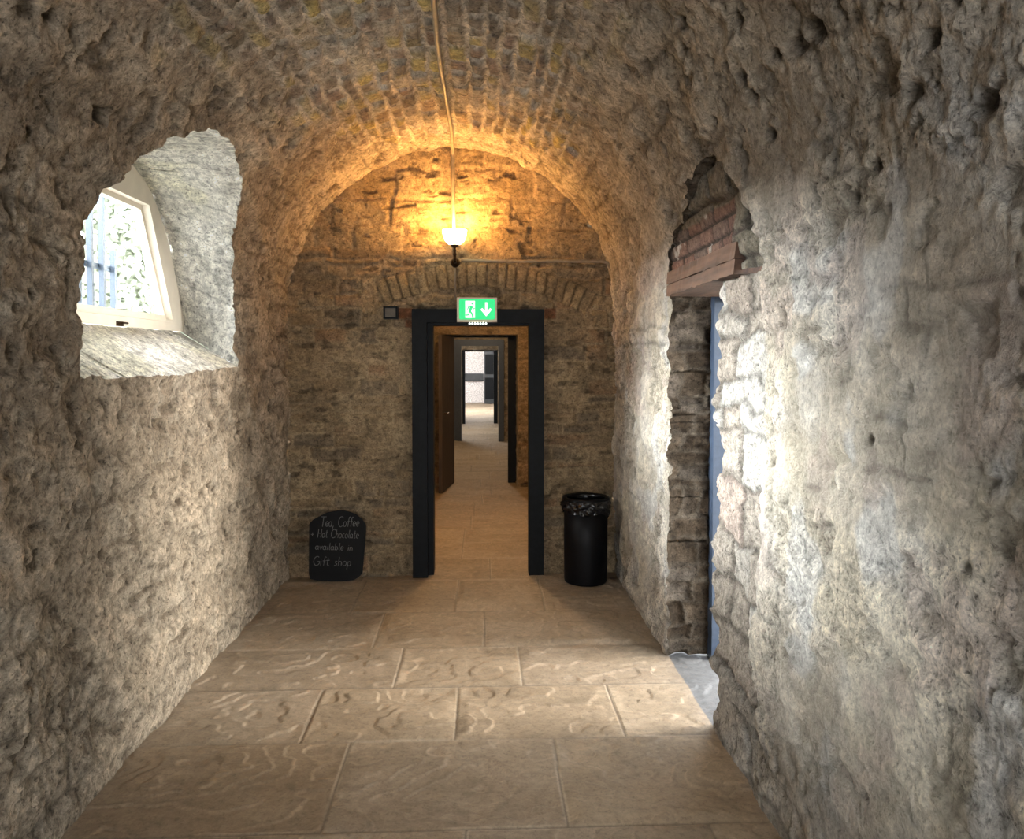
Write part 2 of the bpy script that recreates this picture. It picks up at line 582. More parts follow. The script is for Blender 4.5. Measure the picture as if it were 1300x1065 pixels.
# --- window niche
X_WIN = -1.88
arch_px = [(300, 466), (299, 400), (297, 345), (297, 300), (300, 262), (304, 228), (303, 205), (296, 184), (283, 170), (268, 164),
           (245, 170), (220, 179), (195, 192), (172, 206), (150, 227), (134, 246), (121, 272), (110, 305), (104, 345), (99, 385),
           (102, 420), (101, 450), (105, 477)]
front_arch = resample([px_to_ys(*p) for p in arch_px], 700)
front_sill = resample([px_to_ys(105, 477), px_to_ys(160, 480), px_to_ys(230, 475), px_to_ys(300, 466)], 240)
wpx = [(229, 421), (228.5, 405), (225.5, 385), (221, 362), (215, 336), (207, 303), (199, 276), (191, 254), (180, 231), (162, 209)]
warc = np.array([on_plane(px, py, 0, X_WIN)[1:] for px, py in wpx])
WYC = 3.82                                        # middle of the window
half = np.vstack([warc, [[WYC + .0, warc[-1, 1] + .05]]])
mir = half[::-1][1:].copy(); mir[:, 0] = 2 * WYC - mir[:, 0]
W_ARCH = np.vstack([half, mir])                  # (y, z) from far foot over the crown to the near foot
back_arch = resample(W_ARCH, 700)
back_sill = resample([W_ARCH[-1], W_ARCH[0]], 240)
fp = np.vstack([front_arch, front_sill[1:-1]]); bp_ = np.vstack([back_arch, back_sill[1:-1]])
q3 = np.stack([fp[:, 0], fp[:, 1], np.zeros(len(fp))], -1)
fp = fp + .016 * np.stack([fbm(q3, 16, 3, 31) - .5, fbm(q3, 16, 3, 32) - .5], -1) * 2
NICHE = Hole(fp, np.column_stack([np.full(len(bp_), X_WIN), bp_[:, 0], bp_[:, 1]]), 44, 'lime')

# --- doorway with the infilled arch above it
D_FAR, D_NEAR, D_TOP, X_DOOR, X_FILL = 4.32, 3.44, 2.07, 1.40, 1.085
lun_px = [(846, 335), (850, 312), (861, 282), (873, 240), (884, 210), (900, 197), (922, 206), (942, 240), (956, 280), (965, 318), (969, 345)]
lun = [px_to_ys(*p) for p in lun_px]
zn = np.linspace(D_TOP, -.06, 320)
nq = np.stack([zn, zn * 0, zn * 0], -1)
stp = _h(np.floor(zn / .145 + .3 * np.sin(zn * 5)).astype(np.int64), np.zeros(len(zn), np.int64), np.zeros(len(zn), np.int64), 5)
bulge = np.abs(np.sin(PI * (zn / .145 + .3 * np.sin(zn * 5)))) ** .5
near = np.stack([D_NEAR + .05 * (stp - .5) + .035 * bulge + .05 * (fbm(nq, 22, 3, 41) - .5), S3 - zn], -1)
far_z = np.linspace(-.06, D_TOP, 320)
fq = np.stack([far_z, far_z * 0 + 4, far_z * 0], -1)
far = np.stack([D_FAR + .03 * (fbm(fq, 14, 3, 42) - .5), S3 - far_z], -1)
lunr = resample(np.array(lun), 420)
l3 = np.stack([lunr[:, 0], lunr[:, 1], lunr[:, 0] * 0], -1)
lunr = lunr + .05 * np.stack([fbm(l3, 12, 3, 43) - .5, fbm(l3, 12, 3, 44) - .5], -1)
shelf = resample([lunr[-1], (near[0, 0], near[0, 1])], 90)[1:-1]
dpoly = np.vstack([far, resample([far[-1], lunr[0]], 40)[1:-1], lunr, shelf, near])
p3, _ = surf(dpoly[:, 0], dpoly[:, 1])
dback = p3.copy()
nf, nl = len(far), len(near)
dback[:, 0] = X_FILL + .06 - .15 * (dback[:, 2] - 2.07)
dback[:nf, 0] = X_DOOR; dback[-nl:, 0] = X_DOOR
DOORWAY = Hole(dpoly, dback, 34, 'jamb', closed=False)

# --- added window opening behind the camera, lets fill light in
rw = np.vstack([resample([(-.55, 1.75), (-.55, 2.5), (-1.65, 2.5), (-1.65, 1.75), (-.55, 1.75)], 400)[:-1]])
rb, _ = surf(rw[:, 0], rw[:, 1]); rb = rb.copy(); rb[:, 0] = -1.9
FILLWIN = Hole(rw, rb, 10, 'lime')

QUAD, rims = cut_holes(PAR, QUAD, [NICHE, DOORWAY, FILLWIN])
P3, NRM = surf(PAR[:, 0], PAR[:, 1])
H, COL = tunnel_look(PAR, P3)
foot = np.minimum(1, np.minimum(PAR[:, 1], S3 - PAR[:, 1]) / .15 + .35)
V = P3 + NRM * (H * foot)[:, None]
low = (PAR[:, 1] < 1e-6) | (PAR[:, 1] > S3 - 1e-6)
V[low, 2] = -.10
sc_ = PAR[QUAD][:, :, 1].mean(1)


def merge(blocks):
    Vs, Qs, Cs, o = [], [], [], 0
    for v, q, c in blocks:
        Vs.append(v); Qs.append(q + o); Cs.append(c); o += len(v)
    return np.vstack(Vs), np.vstack(Qs), np.vstack(Cs)


rv_n = reveal(V, rims[0], limewash, .012)
rv_d = reveal(V, rims[1], jamb_stone, .021)
rv_w = reveal(V, rims[2], limewash, .006)
WL = merge([(V, QUAD[sc_ < S1], COL), rv_n, rv_w])
WR = merge([(V, QUAD[sc_ > S2], COL), rv_d])
for nm, (v, q, c) in (('wall_left', WL), ('wall_right', WR), ('ceiling', (V, QUAD[(sc_ >= S1) & (sc_ <= S2)], COL))):
    cn = np.ones(len(v)); cn[:len(CON)] = CON
    tag(link_mesh(nm, np_mesh(nm, v, q, c, cn), M_WALL, smooth=True), kind='structure')


# --- infill above the lintel
def infill():
    yy = np.arange(2.75, 4.75, .009); zz = np.arange(D_TOP + .0, 2.95, .009)
    Z, Y = np.meshgrid(zz, yy, indexing='ij'); Y = Y.ravel(); Z = Z.ravel()
    P = np.stack([X_FILL + .035 - .15 * (Z - 2.07), Y, Z], -1)
    d, r1, r2, r3 = courses(Y, Z, (.076, .0765), .20, .235, 101, .006)
    st = sstep(.003, .012, d)
    ds, s1, s2, s3 = courses(Y, Z, (.10, .2), .2, .45, 103, .03)
    ss_ = sstep(.0, .025, ds)
    nz = fbm(P, 4, 3, 104)
    isb = sstep(2.38, 2.37, Z + .05 * (nz - .5)) * sstep(2.18, 2.19, Z) * sstep(3.16, 3.19, Y + .1 * (nz - .5))
    bc = mixc((.17, .095, .072), (.24, .15, .115), r2); bc = mixc(bc, (.16, .12, .10), sstep(.7, .8, r3)); bc = mixc((.055, .045, .038), bc, st)
    bc = mixc(bc, (.50, .47, .42), sstep(.66, .74, fbm(P, 10, 3, 109)) * .8)
    sc = mixc((.15, .13, .10), (.23, .205, .16), s2); sc = mixc((.07, .06, .05), sc, ss_)
    sc = mixc(sc, (.25, .225, .19), sstep(.5, .65, nz) * .4)
    f = fbm(P, 22, 3, 105) - .5
    h = isb * (.012 * st + .004 * f + .006 * (r1 - .5)) + (1 - isb) * (.02 * ss_ + .03 * (s1 - .5) * ss_ + .02 * f - .01)
    fillk = sstep(3.30, 3.20, Y + .06 * (nz - .5)) * sstep(2.34, 2.22, Z + .1 * (s2 - .5))
    h = h + .035 * fillk * sstep(2.95, 3.05, Y)
    P[:, 0] -= h
    o = link_mesh('wall_recess', np_mesh('wall_recess', P, grid_quads(len(zz), len(yy)), mixc(sc, bc, isb) * (.85 + .3 * fbm(P, 40, 2, 106))[:, None]), M_BACK, smooth=True)
    tag(o, kind='structure')


infill()

# ------------------------------------------------------------------ cross walls with door openings
def back_look(X, Z, P, full):
    d, r1, r2, r3 = courses(X, Z, (.05, .15), .16, .46, 111, .026, 4.0)
    st = sstep(.0, .022, d)
    tone = fbm(P, 3, 4, 112); fine = fbm(P, (22, 22, 34), 3, 113) - .5; mid = fbm(P, (5, 5, 9), 3, 114) - .5
    lay = fbm(P, (6, 6, 55), 3, 118) - .5
    c = mixc((.27, .225, .165), (.40, .34, .255), r2)
    c = mixc(c, (.22, .20, .175), sstep(.62, .85, r3) * .8)
    c = mixc(c, (.36, .25, .18), sstep(.86, .93, 1 - r3) * .6)
    mort = mixc((.43, .375, .29), (.35, .30, .23), sstep(.4, .6, tone))
    smear = sstep(.42, .62, fbm(P, (5, 5, 10), 4, 116))
    c = mixc(mort, c, st * (1 - .75 * smear))
    h = (.018 + .022 * (r1 - .5)) * st * (1 - .6 * smear) + .016 * fine + .022 * mid + .012 * lay
    drk = sstep(.64, .72, fbm(P, (8, 8, 20), 3, 117))
    h -= .018 * drk; c = mixc(c, (.10, .08, .06), drk * .6)
    c = mixc(c, (.16, .14, .115), sstep(.16, .05, d) * 0)
    if full:
        # relieving arch of bricks on edge
        cx, cz, R = -.02, .46, 1.90
        rr = np.sqrt((X - cx) ** 2 + (Z - cz) ** 2) + .05 * (fbm(P, 4, 3, 172) - .5); an = np.arctan2(X - cx, Z - cz)
        band = sstep(R - .105, R - .09, rr) * sstep(R + .105, R + .09, rr) * sstep(.52, .50, np.abs(an) - .03 * (rr - R) / .1) 
        sg = an * R / .078 + .5 * (fbm(P, 5, 3, 171) - .5)
        k = np.floor(sg).astype(np.int64); fr = np.abs(sg - k - .5)
        e = np.minimum((.5 - fr) * .078, .1 - np.abs(rr - R))
        vs = sstep(.002, .014, e)
        q = _h(k, k * 0, k * 0, 8)
        vc = mixc((.20, .165, .12), mixc((.33, .28, .205), (.44, .37, .26), q), vs)
        vh = .016 * vs + .014 * (q - .5) * vs + .010 * fine + .012 * mid
        band = band * (1 - .65 * sstep(.5, .62, fbm(P, 6, 4, 173)))
        c = mixc(c, vc, band); h = h * (1 - band) + vh * band
        # larger blocks above the arch
        ab = sstep(2.52, 2.6, Z) 
        D2, a1, a2, a3 = courses(X, Z, (.16, .27), .25, .6, 121, .04, 3)
        s2 = sstep(0, .03, D2)
        c2 = mixc((.42, .36, .275), mixc((.33, .28, .20), (.44, .385, .29), a2), s2)
        h2 = (.010 + .014 * (a1 - .5)) * s2 + .012 * fine + .022 * mid - .02 * drk
        c2 = mixc(c2, (.12, .095, .07), drk * .5)
        c = mixc(c, c2, ab); h = h * (1 - ab) + h2 * ab
        # red bricks beside the head of the frame
        for x0, x1, z0, z1 in ((-.645, -.53, 2.02, 2.10), (-.58, -.53, 1.95, 2.01), (.51, .60, 2.02, 2.10)):
            k2 = sstep(x0 - .006, x0 + .004, X) * sstep(x1 + .006, x1 - .004, X) * sstep(z0 - .006, z0 + .004, Z) * sstep(z1 + .006, z1 - .004, Z)
            c = mixc(c, (.20, .10, .065), k2 * .9); h = h * (1 - k2) + .012 * k2
    return h, c * np.array([.73, .635, .50]) * (.55 + .9 * fbm(P, 7, 4, 119))[:, None]


def warm_reveal(P, uu, vv):
    d, r1, r2, r3 = courses(uu + 1, vv, (.07, .15), .15, .3, 131, .02)
    st = sstep(0, .018, d)
    c = mixc((.42, .36, .27), mixc((.26, .21, .15), (.42, .35, .26), r2), st)
    return c, (1 + 2 * (r1 - .5)) * st


def cross_wall(name, y, thick, x0, x1, ztop, step, full=False, fade=1.0):
    xs = np.arange(XL - .05, XR + .05 + step, step); zs = np.arange(-.02, ZS + VR + .06, step)
    Z, X = np.meshgrid(zs, xs, indexing='ij')
    PA = np.stack([X.ravel(), Z.ravel()], -1)
    Q = grid_quads(len(zs), len(xs))
    pl = resample([(x1, -.05), (x1, ztop), (x0, ztop), (x0, -.05)], 900)
    bk = np.column_stack([pl[:, 0], np.full(len(pl), y + thick), pl[:, 1]])
    Q, rm = cut_holes(PA, Q, [Hole(pl, bk, max(3, int(thick / .03)), 'w', closed=False)])
    P = np.column_stack([PA[:, 0], np.full(len(PA), y), PA[:, 1]])
    h, c = back_look(PA[:, 0], PA[:, 1], P, full)
    h = h - .022
    Vw = P.copy(); Vw[:, 1] -= h
    rv = reveal(Vw, rm[0], warm_reveal, .006)
    v, q, cc = merge([(Vw, Q, c * fade), rv])
    o = tag(link_mesh(name, np_mesh(name, v, q, cc), M_BACK, smooth=True), kind='structure')
    # rear face of the same wall
    bm = bmesh.new()
    for lo, hi in (((XL - .3, x0), (0, ZS + VR + .3)), ((x1, XR + .3), (0, ZS + VR + .3)), ((x0, x1), (ztop, ZS + VR + .3))):
        a = [bm.verts.new((xx, y + thick, zz)) for xx, zz in ((lo[0], hi[0]), (lo[1], hi[0]), (lo[1], hi[1]), (lo[0], hi[1]))]
        bm.faces.new(a)
    me = bpy.data.meshes.new(name); bm.to_mesh(me); bm.free()
    at = me.attributes.new('Col', 'FLOAT_COLOR', 'POINT')
    at.data.foreach_set('color', np.tile(np.array([.34, .28, .2, 1], np.float32), len(me.vertices)))
    tag(link_mesh('wall_back', me, M_BACK), kind='structure')
    return o


cross_wall('wall_back', YB, .42, -.50, .49, 2.08, .0085, True)
cross_wall('wall_back', 10.10, .5, -.47, .50, 2.02, .02)
cross_wall('wall_back', 15.87, .5, -.50, .49, 2.08, .03)
cross_wall('wall_back', 20.0, .5, -.46, .47, 1.93, .04)


def plain_room(y0, y1, col, step=.10):
    yy = np.arange(y0, y1 + step, step); s_ = np.linspace(0, S3, 80)
    S, Y = np.meshgrid(s_, yy, indexing='ij'); P, n = surf(Y.ravel(), S.ravel())
    h = .05 * (fbm(P, 5, 3, 141) - .5)
    d, r1, r2, r3 = courses(Y.ravel(), S.ravel(), (.1, .2), .2, .4, 142, .03)
    c = mixc(np.array(col) * .75, col, r2)
    Vp = P + n * h[:, None]
    Q = grid_quads(len(s_), len(yy)); sm = S.ravel()[Q].mean(1)
    for nm, m in (('wall_left', sm < S1), ('wall_right', sm > S2), ('ceiling', (sm >= S1) & (sm <= S2))):
        tag(link_mesh(nm, np_mesh(nm, Vp, Q[m], c), M_WALL, smooth=True), kind='structure')


plain_room(6.47, 10.12, (.42, .35, .26))
plain_room(10.6, 15.9, (.42, .36, .28))
plain_room(16.37, 20.03, (.55, .50, .44))
plain_room(20.5, 29.6, (.75, .73, .70), .3)


def flat_wall(name, pts, col, mat):
    me = np_mesh(name, np.array(pts), np.array([[0, 1, 2, 3]]), np.tile(np.array(col), (4, 1)))
    return tag(link_mesh(name, me, mat), kind='structure')


flat_wall('wall_end', [(XL - .2, 29.5, 0), (XR + .2, 29.5, 0), (XR + .2, 29.5, 3.6), (XL - .2, 29.5, 3.6)], (.80, .77, .76), M_WALL)
# rear wall behind the camera: three panels round an opening added for fill light
YR = -2.5
for a, b, z0, z1 in ((XL - .1, -.6, 0, 3.5), (.5, XR + .1, 0, 3.5), (-.6, .5, 2.1, 3.5)):
    flat_wall('wall_rear', [(a, YR, z0), (b, YR, z0), (b, YR, z1), (a, YR, z1)], (.40, .34, .27), M_WALL)


# ------------------------------------------------------------------ flagstone floor
def floor():
    fy = lambda py: on_plane(609, py, 2, 0.0)[1]
    edges = [fy(p) for p in (937, 870, 820, 775, 735)]
    joints_px = {0: ([440, 705], 956), 1: ([398, 580, 783], 903), 2: ([507, 661], 845), 3: ([482, 615], 797), 4: ([456, 580, 688], 755)}
    e = [edges[0] - .66, ]
    while e[0] > -2.6:
        e.insert(0, e[0] - random.uniform(.55, .72))
    n0 = len(e) - 1
    e += edges
    while e[-1] < 29.6:
        e.append(e[-1] + random.uniform(.55, .75))
    e = np.array(e)
    ysf = np.concatenate([np.arange(-2.55, 1.2, .05), grow(1.2, 29.55, .0032, .004)])
    xsf = np.arange(XL - .06, XR + .42, .0075)
    Y, X = np.meshgrid(ysf, xsf, indexing='ij'); Y = Y.ravel(); X = X.ravel()
    P = np.stack([X, Y, np.zeros_like(X)], -1)
    wob = .010 * (fbm(P, 3, 3, 151) - .5)
    row = np.clip(np.searchsorted(e, Y + wob, side='right') - 1, 0, len(e) - 2)
    d = np.minimum(Y + wob - e[row], e[row + 1] - Y - wob)
    rng = np.random.RandomState(4)
    du = np.full_like(X, 9.0); col = np.zeros(len(X), np.int64)
    for r in np.unique(row):
        k = r - n0
        if k in joints_px:
            js, py = joints_px[k]
            je = [on_plane(j, py, 2, 0.0)[0] for j in js]
            je = [-9] + je + [9]
        else:
            x = XL - rng.uniform(0, .5); je = [-9]
            while x < XR + .4:
                x += rng.uniform(.55, 1.05); je.append(x)
            je.append(9)
        je = np.array(je); m = row == r
        xx = X[m] + .01 * (fbm(P[m] + 5, 4, 2, 152) - .5)
        c = np.clip(np.searchsorted(je, xx, side='right') - 1, 0, len(je) - 2)
        col[m] = c; du[m] = np.minimum(xx - je[c], je[c + 1] - xx)
    d = np.minimum(d, du)
    r1 = _h(row, col, col * 0, 31); r2 = _h(row, col, col * 0, 32); r3 = _h(row, col, col * 0, 33)
    off = np.stack([r1 * 40, r2 * 40, r3 * 40], -1)
    t = fbm(P + off, (1.7, 2.6, 2), 4, 153)
    lv = t * 10; fr = lv - np.floor(lv)
    terr = (np.floor(lv) + sstep(.0, .09, fr)) / 10
    ridge = np.exp(-((fr - .04) / .05) ** 2)
    fine = fbm(P + off, (30, 55, 40), 3, 154) - .5
    stone = sstep(.0015, .008, d)
    z = .050 * (terr - .5) * sstep(.002, .06, d) + .003 * fine * stone - .005 * (1 - stone) + .003 * (r1 - .5) * stone
    z = z - .004
    base = mixc((.40, .315, .225), (.48, .39, .29), r2)
    base = mixc(base, (.44, .37, .30), r3 * .6)
    base = mixc(base, (.31, .245, .175), sstep(.45, .65, fbm(P + off, (3, 5, 4), 4, 155)) * .5)
    base = base * np.array([.575, .56, .525]) * (1 + .20 * ridge - .12 * np.exp(-((fr - .22) / .10) ** 2))[:, None]
    base = mixc((.16, .13, .095), base, stone)
    base = mixc(base, (.60, .53, .43), sstep(.006, .001, np.abs(d - .008)) * .22 * sstep(.45, .6, fbm(P, 2.5, 3, 157)))
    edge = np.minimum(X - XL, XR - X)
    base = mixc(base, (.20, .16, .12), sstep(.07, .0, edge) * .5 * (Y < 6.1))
    thr = (X > XR + .015) & (Y < 6)
    base[thr] = np.array([.10, .10, .10]) * (.7 + .6 * fbm(P[thr], 9, 3, 156))[:, None]
    P[:, 2] = z
    tag(link_mesh('floor', np_mesh('floor', P, grid_quads(len(ysf), len(xsf)), base), M_FLOOR, smooth=True), kind='structure')


floor()

# ------------------------------------------------------------------ door frames
def door_frame(name, y, x0, x1, ztop, wpost, wr, whead, depth, mat, stop=0.0):
    r = empty(name, ((x0 + x1) / 2, y, 0)); tag(r, kind='structure')
    box('post', (x0, y, -.01), (x0 + wpost, y + depth, ztop), mat, r, .006)
    box('post', (x1 - wr, y, -.01), (x1, y + depth, ztop), mat, r, .006)
    box('head', (x0 + wpost, y, ztop - whead), (x1 - wr, y + depth, ztop), mat, r, .006)
    if stop:
        box('stop', (x0 + wpost - .005, y + depth * .6, -.01), (x0 + wpost + stop, y + depth + .12, ztop - whead - .002), M_BLACKWOOD, r, .004)
        box('stop', (x0 + wpost + stop, y + depth * .6, ztop - whead - .02), (x1 - wr, y + depth + .1, ztop - whead + .01), M_BLACKWOOD, r, .004)
    return r


door_frame('door_1', 5.985, -.525, .502, 2.09, .115, .117, .105, .13, M_BLACKWOOD, .045)
d2 = door_frame('door_2', 10.48, -.46, .515, 2.05, .11, .128, .06, .11, M_BLACKWOOD)
lf = bmesh.new()
hx, hy = -.352, 10.47
dv = Vector((-.115, -.80, 0)).normalized(); nv = Vector((dv.y, -dv.x, 0))
c0 = Vector((hx, hy, .012))
bs = [c0, c0 + dv * .84, c0 + dv * .84 + nv * .045, c0 + nv * .045]
add_prism(lf, [tuple(p) for p in bs], (0, 0, 1.985))
lfo = bm_obj('leaf', lf, M_LEAF, d2, bevel=.004)
tag(lfo, 'brown wooden door leaf standing open')
hb = bmesh.new()
hp = c0 + dv * .77 - nv * .012
add_tube(hb, [hp + Vector((0, 0, 1.0)), hp - nv * .04 + Vector((0, 0, 1.0)), hp - nv * .04 - dv * .1 + Vector((0, 0, 1.0))], .009)
bm_obj('door_handle', hb, M_IRON, lfo, smooth=True)
door_frame('door_3', 15.80, -.52, .50, 2.09, .145, .115, .13, .12, M_GREYWOOD)
door_frame('door_4', 20.02, -.455, .465, 1.92, .075, .10, .04, .12, M_BLACKWOOD)
d5 = empty('door_5', (.36, 28.7, 0)); tag(d5, kind='structure')
box('leaf', (.17, 28.7, .005), (.56, 28.76, 2.0), M_GREYWOOD, d5, .006)
bm = bmesh.new(); add_prism(bm, [(.205, 28.695, 1.1), (.525, 28.695, 1.1), (.525, 28.695, 1.85), (.205, 28.695, 1.85)], (0, .012, 0))
bm_obj('panel', bm, M_BLACKWOOD, d5, bevel=.004)
box('panel', (.205, 28.69, .18), (.525, 28.705, .98), M_BLACKWOOD, d5, .004)
# dark rail on the far white wall
rl = box('trim_1', (-1.1, 29.38, .84), (.15, 29.49, 1.12), M_GREYWOOD, None, .01); tag(rl, kind='structure')

# doorway on the right: blue-grey frame
d6 = empty('door_6', (1.40, 4.0, 0)); tag(d6, kind='structure')
box('post', (1.312, 4.255, -.01), (1.43, 4.345, 2.075), M_BLUEPOST, d6, .005)
box('post', (1.36, 3.34, -.01), (1.43, 3.43, 2.075), M_BLUEPOST, d6, .005)
box('head', (1.36, 3.43, 2.02), (1.43, 4.255, 2.06), M_BLUEPOST, d6, .005)
box('sill', (1.38, 3.43, -.012), (1.43, 4.255, .012), M_BLUEPOST, d6, .004)

# lintel of two timbers
lt = empty('timber_lintel', (1.2, 3.85, 2.06))
tag(lt, 'weathered brown timber lintel of two stacked beams under red bricks over the side doorway', 'lintel')


def beam(z0, z1, y0, y1, x0, sag):
    bm = bmesh.new()
    n = 26
    rng = random.Random(int(z0 * 1000))
    rows = []
    for i in range(n + 1):
        y = y0 + (y1 - y0) * i / n
        j = [rng.uniform(-.004, .004) for _ in range(4)]
        rows.append([bm.verts.new(p) for p in ((x0 + j[0], y, z0 + j[1] + sag * math.sin(PI * i / n)), (1.43, y, z0 + sag * math.sin(PI * i / n)),
                                               (1.43, y, z1), (x0 + j[2] + .004, y, z1 + j[3] * .4))])
    for a, b in zip(rows, rows[1:]):
        for k in range(4):
            bm.faces.new((a[k], a[(k + 1) % 4], b[(k + 1) % 4], b[k]))
    bm.faces.new(rows[0]); bm.faces.new(rows[-1][::-1])
    return bm_obj('beam', bm, M_LINTEL, lt, bevel=.004)


XBM = 1.035
lc = [on_plane(px, py, 0, XBM) for px, py in ((847, 344), (847, 358), (848, 375), (931, 308), (931, 332), (930, 350))]
zz_ = [(lc[k][2] + lc[k + 3][2]) / 2 for k in range(3)]
beam(zz_[2], zz_[1] - .003, lc[3][1], lc[0][1] + .03, XBM, .004)
beam(zz_[1] + .001, zz_[0], lc[3][1], lc[0][1] + .03, XBM + .006, 0)

# ------------------------------------------------------------------ left window
w1 = empty('window_1', (X_WIN, WYC, W_ARCH[0, 1])); tag(w1, kind='structure')
zb = W_ARCH[0, 1]
outer = resample(np.vstack([back_arch, back_sill[1:-1]])[::8], 121, closed=True)[:-1]
pg = [on_plane(px, py, 0, X_WIN)[1:] for px, py in ((181, 258), (212, 409))]
(ty, tz), (by, bz) = pg
gl = [(by, bz), (ty, tz), (2 * WYC - ty, tz), (2 * WYC - by, bz)]


def loop_match(outer, quad):
    """points of a quad in matching angle with the outer loop"""
    c = np.mean(quad, axis=0); res = []
    for p in outer:
        d = p - c; best = 1e9
        for a, b in zip(quad, np.roll(quad, -1, axis=0)):
            e = b - a; den = d[0] * (-e[1]) + e[0] * d[1]
            if abs(den) < 1e-9: continue
            r = a - c
            t = (r[0] * (-e[1]) + e[0] * r[1]) / den; u = (d[0] * r[1] - d[1] * r[0]) / den
            if t > 0 and -1e-6 <= u <= 1 + 1e-6: best = min(best, t)
        res.append(c + d * best)
    return np.array(res)


gq = np.array(gl)


def inset(q, k):
    c = q.mean(0); return c + (q - c) * np.array([1 - k / (abs(q[0, 0] - c[0])), 1 - k / (abs(q[0, 1] - c[1]))])


to3 = lambda a, x: [(x, p[0], p[1]) for p in a]
# add exact corners to the loop
def ring(name, out, quad, x, dx, mat, bevel=0.0):
    inn = loop_match(out, quad)
    bm = bmesh.new(); add_ring(bm, to3(out, x), to3(inn, x), (dx, 0, 0))
    return bm_obj(name, bm, mat, w1, bevel=bevel)


co = np.mean(gq, axis=0)
def refine(out, quad):
    """insert outer points lying on the rays through the quad's corners"""
    ang = lambda p: math.atan2(*(p - co)[::-1])
    pts = list(out)
    for q in quad:
        d = q - co; best = None
        for i in range(len(pts)):
            a, b = pts[i], pts[(i + 1) % len(pts)]
            e = b - a; den = d[0] * (-e[1]) + e[0] * d[1]
            if abs(den) < 1e-9: continue
            r = a - co
            t = (r[0] * (-e[1]) + e[0] * r[1]) / den; u = (d[0] * r[1] - d[1] * r[0]) / den
            if t > 0 and 0 <= u <= 1: best = (i, co + d * t)
        if best: pts.insert(best[0] + 1, best[1])
    return np.array(pts)


outer = refine(outer, gq)
ring('window_frame', outer, gq, X_WIN - .05, .075, M_CREAM, .004)
sq = inset(gq, .04)
ring('sash', refine(resample(gq, 80, closed=True)[:-1], sq), sq, X_WIN - .045, .045, M_CREAM, .003)
sq2 = inset(gq, .012)
ring('sash_moulding', refine(resample(gq, 80, closed=True)[:-1], sq2), sq2, X_WIN + .0, .04, M_CREAM, .003)
mg, nt, b = new_mat('window_glass')
tr = nt.nodes.new('ShaderNodeBsdfTransparent'); tr.inputs['Color'].default_value = (.93, .96, .96, 1)
gls = nt.nodes.new('ShaderNodeBsdfGlossy'); gls.inputs['Roughness'].default_value = .03
mxs = nt.nodes.new('ShaderNodeMixShader')
mxs.inputs[0].default_value = .04; nt.links.new(tr.outputs[0], mxs.inputs[1]); nt.links.new(gls.outputs[0], mxs.inputs[2])
nt.links.new(mxs.outputs[0], nt.nodes['Material Output'].inputs['Surface'])
bm = bmesh.new(); bm.faces.new([bm.verts.new(p) for p in to3(inset(gq, .03), X_WIN - .02)])
bm_obj('pane', bm, mg, w1)
# catch on the bottom rail
cp = on_plane(145, 411, 0, X_WIN)
bm = bmesh.new(); add_box(bm, (X_WIN + .02, cp[1] - .035, cp[2] - .012), (X_WIN + .032, cp[1] + .035, cp[2] + .012))
add_tube(bm, [(X_WIN + .03, cp[1] - .025, cp[2]), (X_WIN + .05, cp[1] - .02, cp[2] + .005), (X_WIN + .055, cp[1] + .03, cp[2] + .004)], .006)
bm_obj('catch', bm, M_IRON, w1, bevel=.002)

# bars beyond the window
gr = empty('window_grille', (-2.12, 3.9, 1.9))
tag(gr, 'pale blue grey upright bars with one cross rail seen through the arched window', 'window bars')
XB = -2.12
for i in range(10):
    yb = 4.566 - .132 * i
    ztop = 2.33 if i == 0 else 2.85
    box('bar', (XB - .014, yb - .012, 1.86), (XB + .014, yb + .012, ztop), M_BAR, gr, .004)
rz = on_plane(133, 339, 0, XB)[2]
box('rail', (XB - .026, 3.2, rz - .016), (XB - .012, 4.60, rz + .016), M_BAR, gr, .003)

# ------------------------------------------------------------------ conduits
XP = -.205
ppts = [(XP, -2.4 + .5 * i, 0) for i in range(18)]


def vault_z(x):
    return ZS + math.sqrt(VR ** 2 - (x - VC) ** 2)


rp = .0145
bm = bmesh.new()
pts = [(XP + .008 * math.sin(i * 1.1), -2.4 + .42 * i, vault_z(XP) - .035 + .004 * math.sin(i * 2.0)) for i in range(20)]
pts += [(XP, 5.88, vault_z(XP) - .04), (XP, 5.93, vault_z(XP) - .05), (XP, 5.975, vault_z(XP) - .075), (XP + .002, 5.965, vault_z(XP) - .12)]
pts += [(XP + .012 * k / 6, 5.965, vault_z(XP) - .12 - (vault_z(XP) - .12 - 2.50) * k / 6) for k in range(1, 7)]
add_tube(bm, pts, rp, 12)
tag(bm_obj('conduit_pipe', bm, M_CONDUIT, smooth=True), 'long painted conduit running along the crown of the vault and down to the wall lamp', 'pipe')
xl = on_plane(578, 333, 1, 5.98)
LX, LZ = float(xl[0]), float(xl[2])
bm = bmesh.new()
e1 = on_plane(768, 332, 1, 5.965); e2 = on_plane(784, 358, 1, 5.965)
pts = [(LX + .045, 5.965, LZ + .012), (.3, 5.98, LZ + .01), (.6, 5.965, LZ + .012), (e1[0] - .03, 5.965, LZ + .012), (e1[0] + .015, 5.965, LZ + .002),
       (e1[0] + .04, 5.965, LZ - .03), (e2[0] - .025, 5.965, e2[2] + .06), (e2[0] - .01, 5.965, e2[2]), (e2[0] + .01, 6.0, e2[2] - .04)]
add_tube(bm, pts, .0125, 12)
tag(bm_obj('conduit_pipe', bm, M_CONDUIT, smooth=True), 'horizontal painted conduit from the wall lamp to the right side, bent down at its end', 'pipe')
bm = bmesh.new()
add_tube(bm, [(LX - .003, 5.965, LZ - .045), (LX - .002, 5.965, LZ - .15), (LX - .002, 5.965, LZ - .29)], .009, 10)
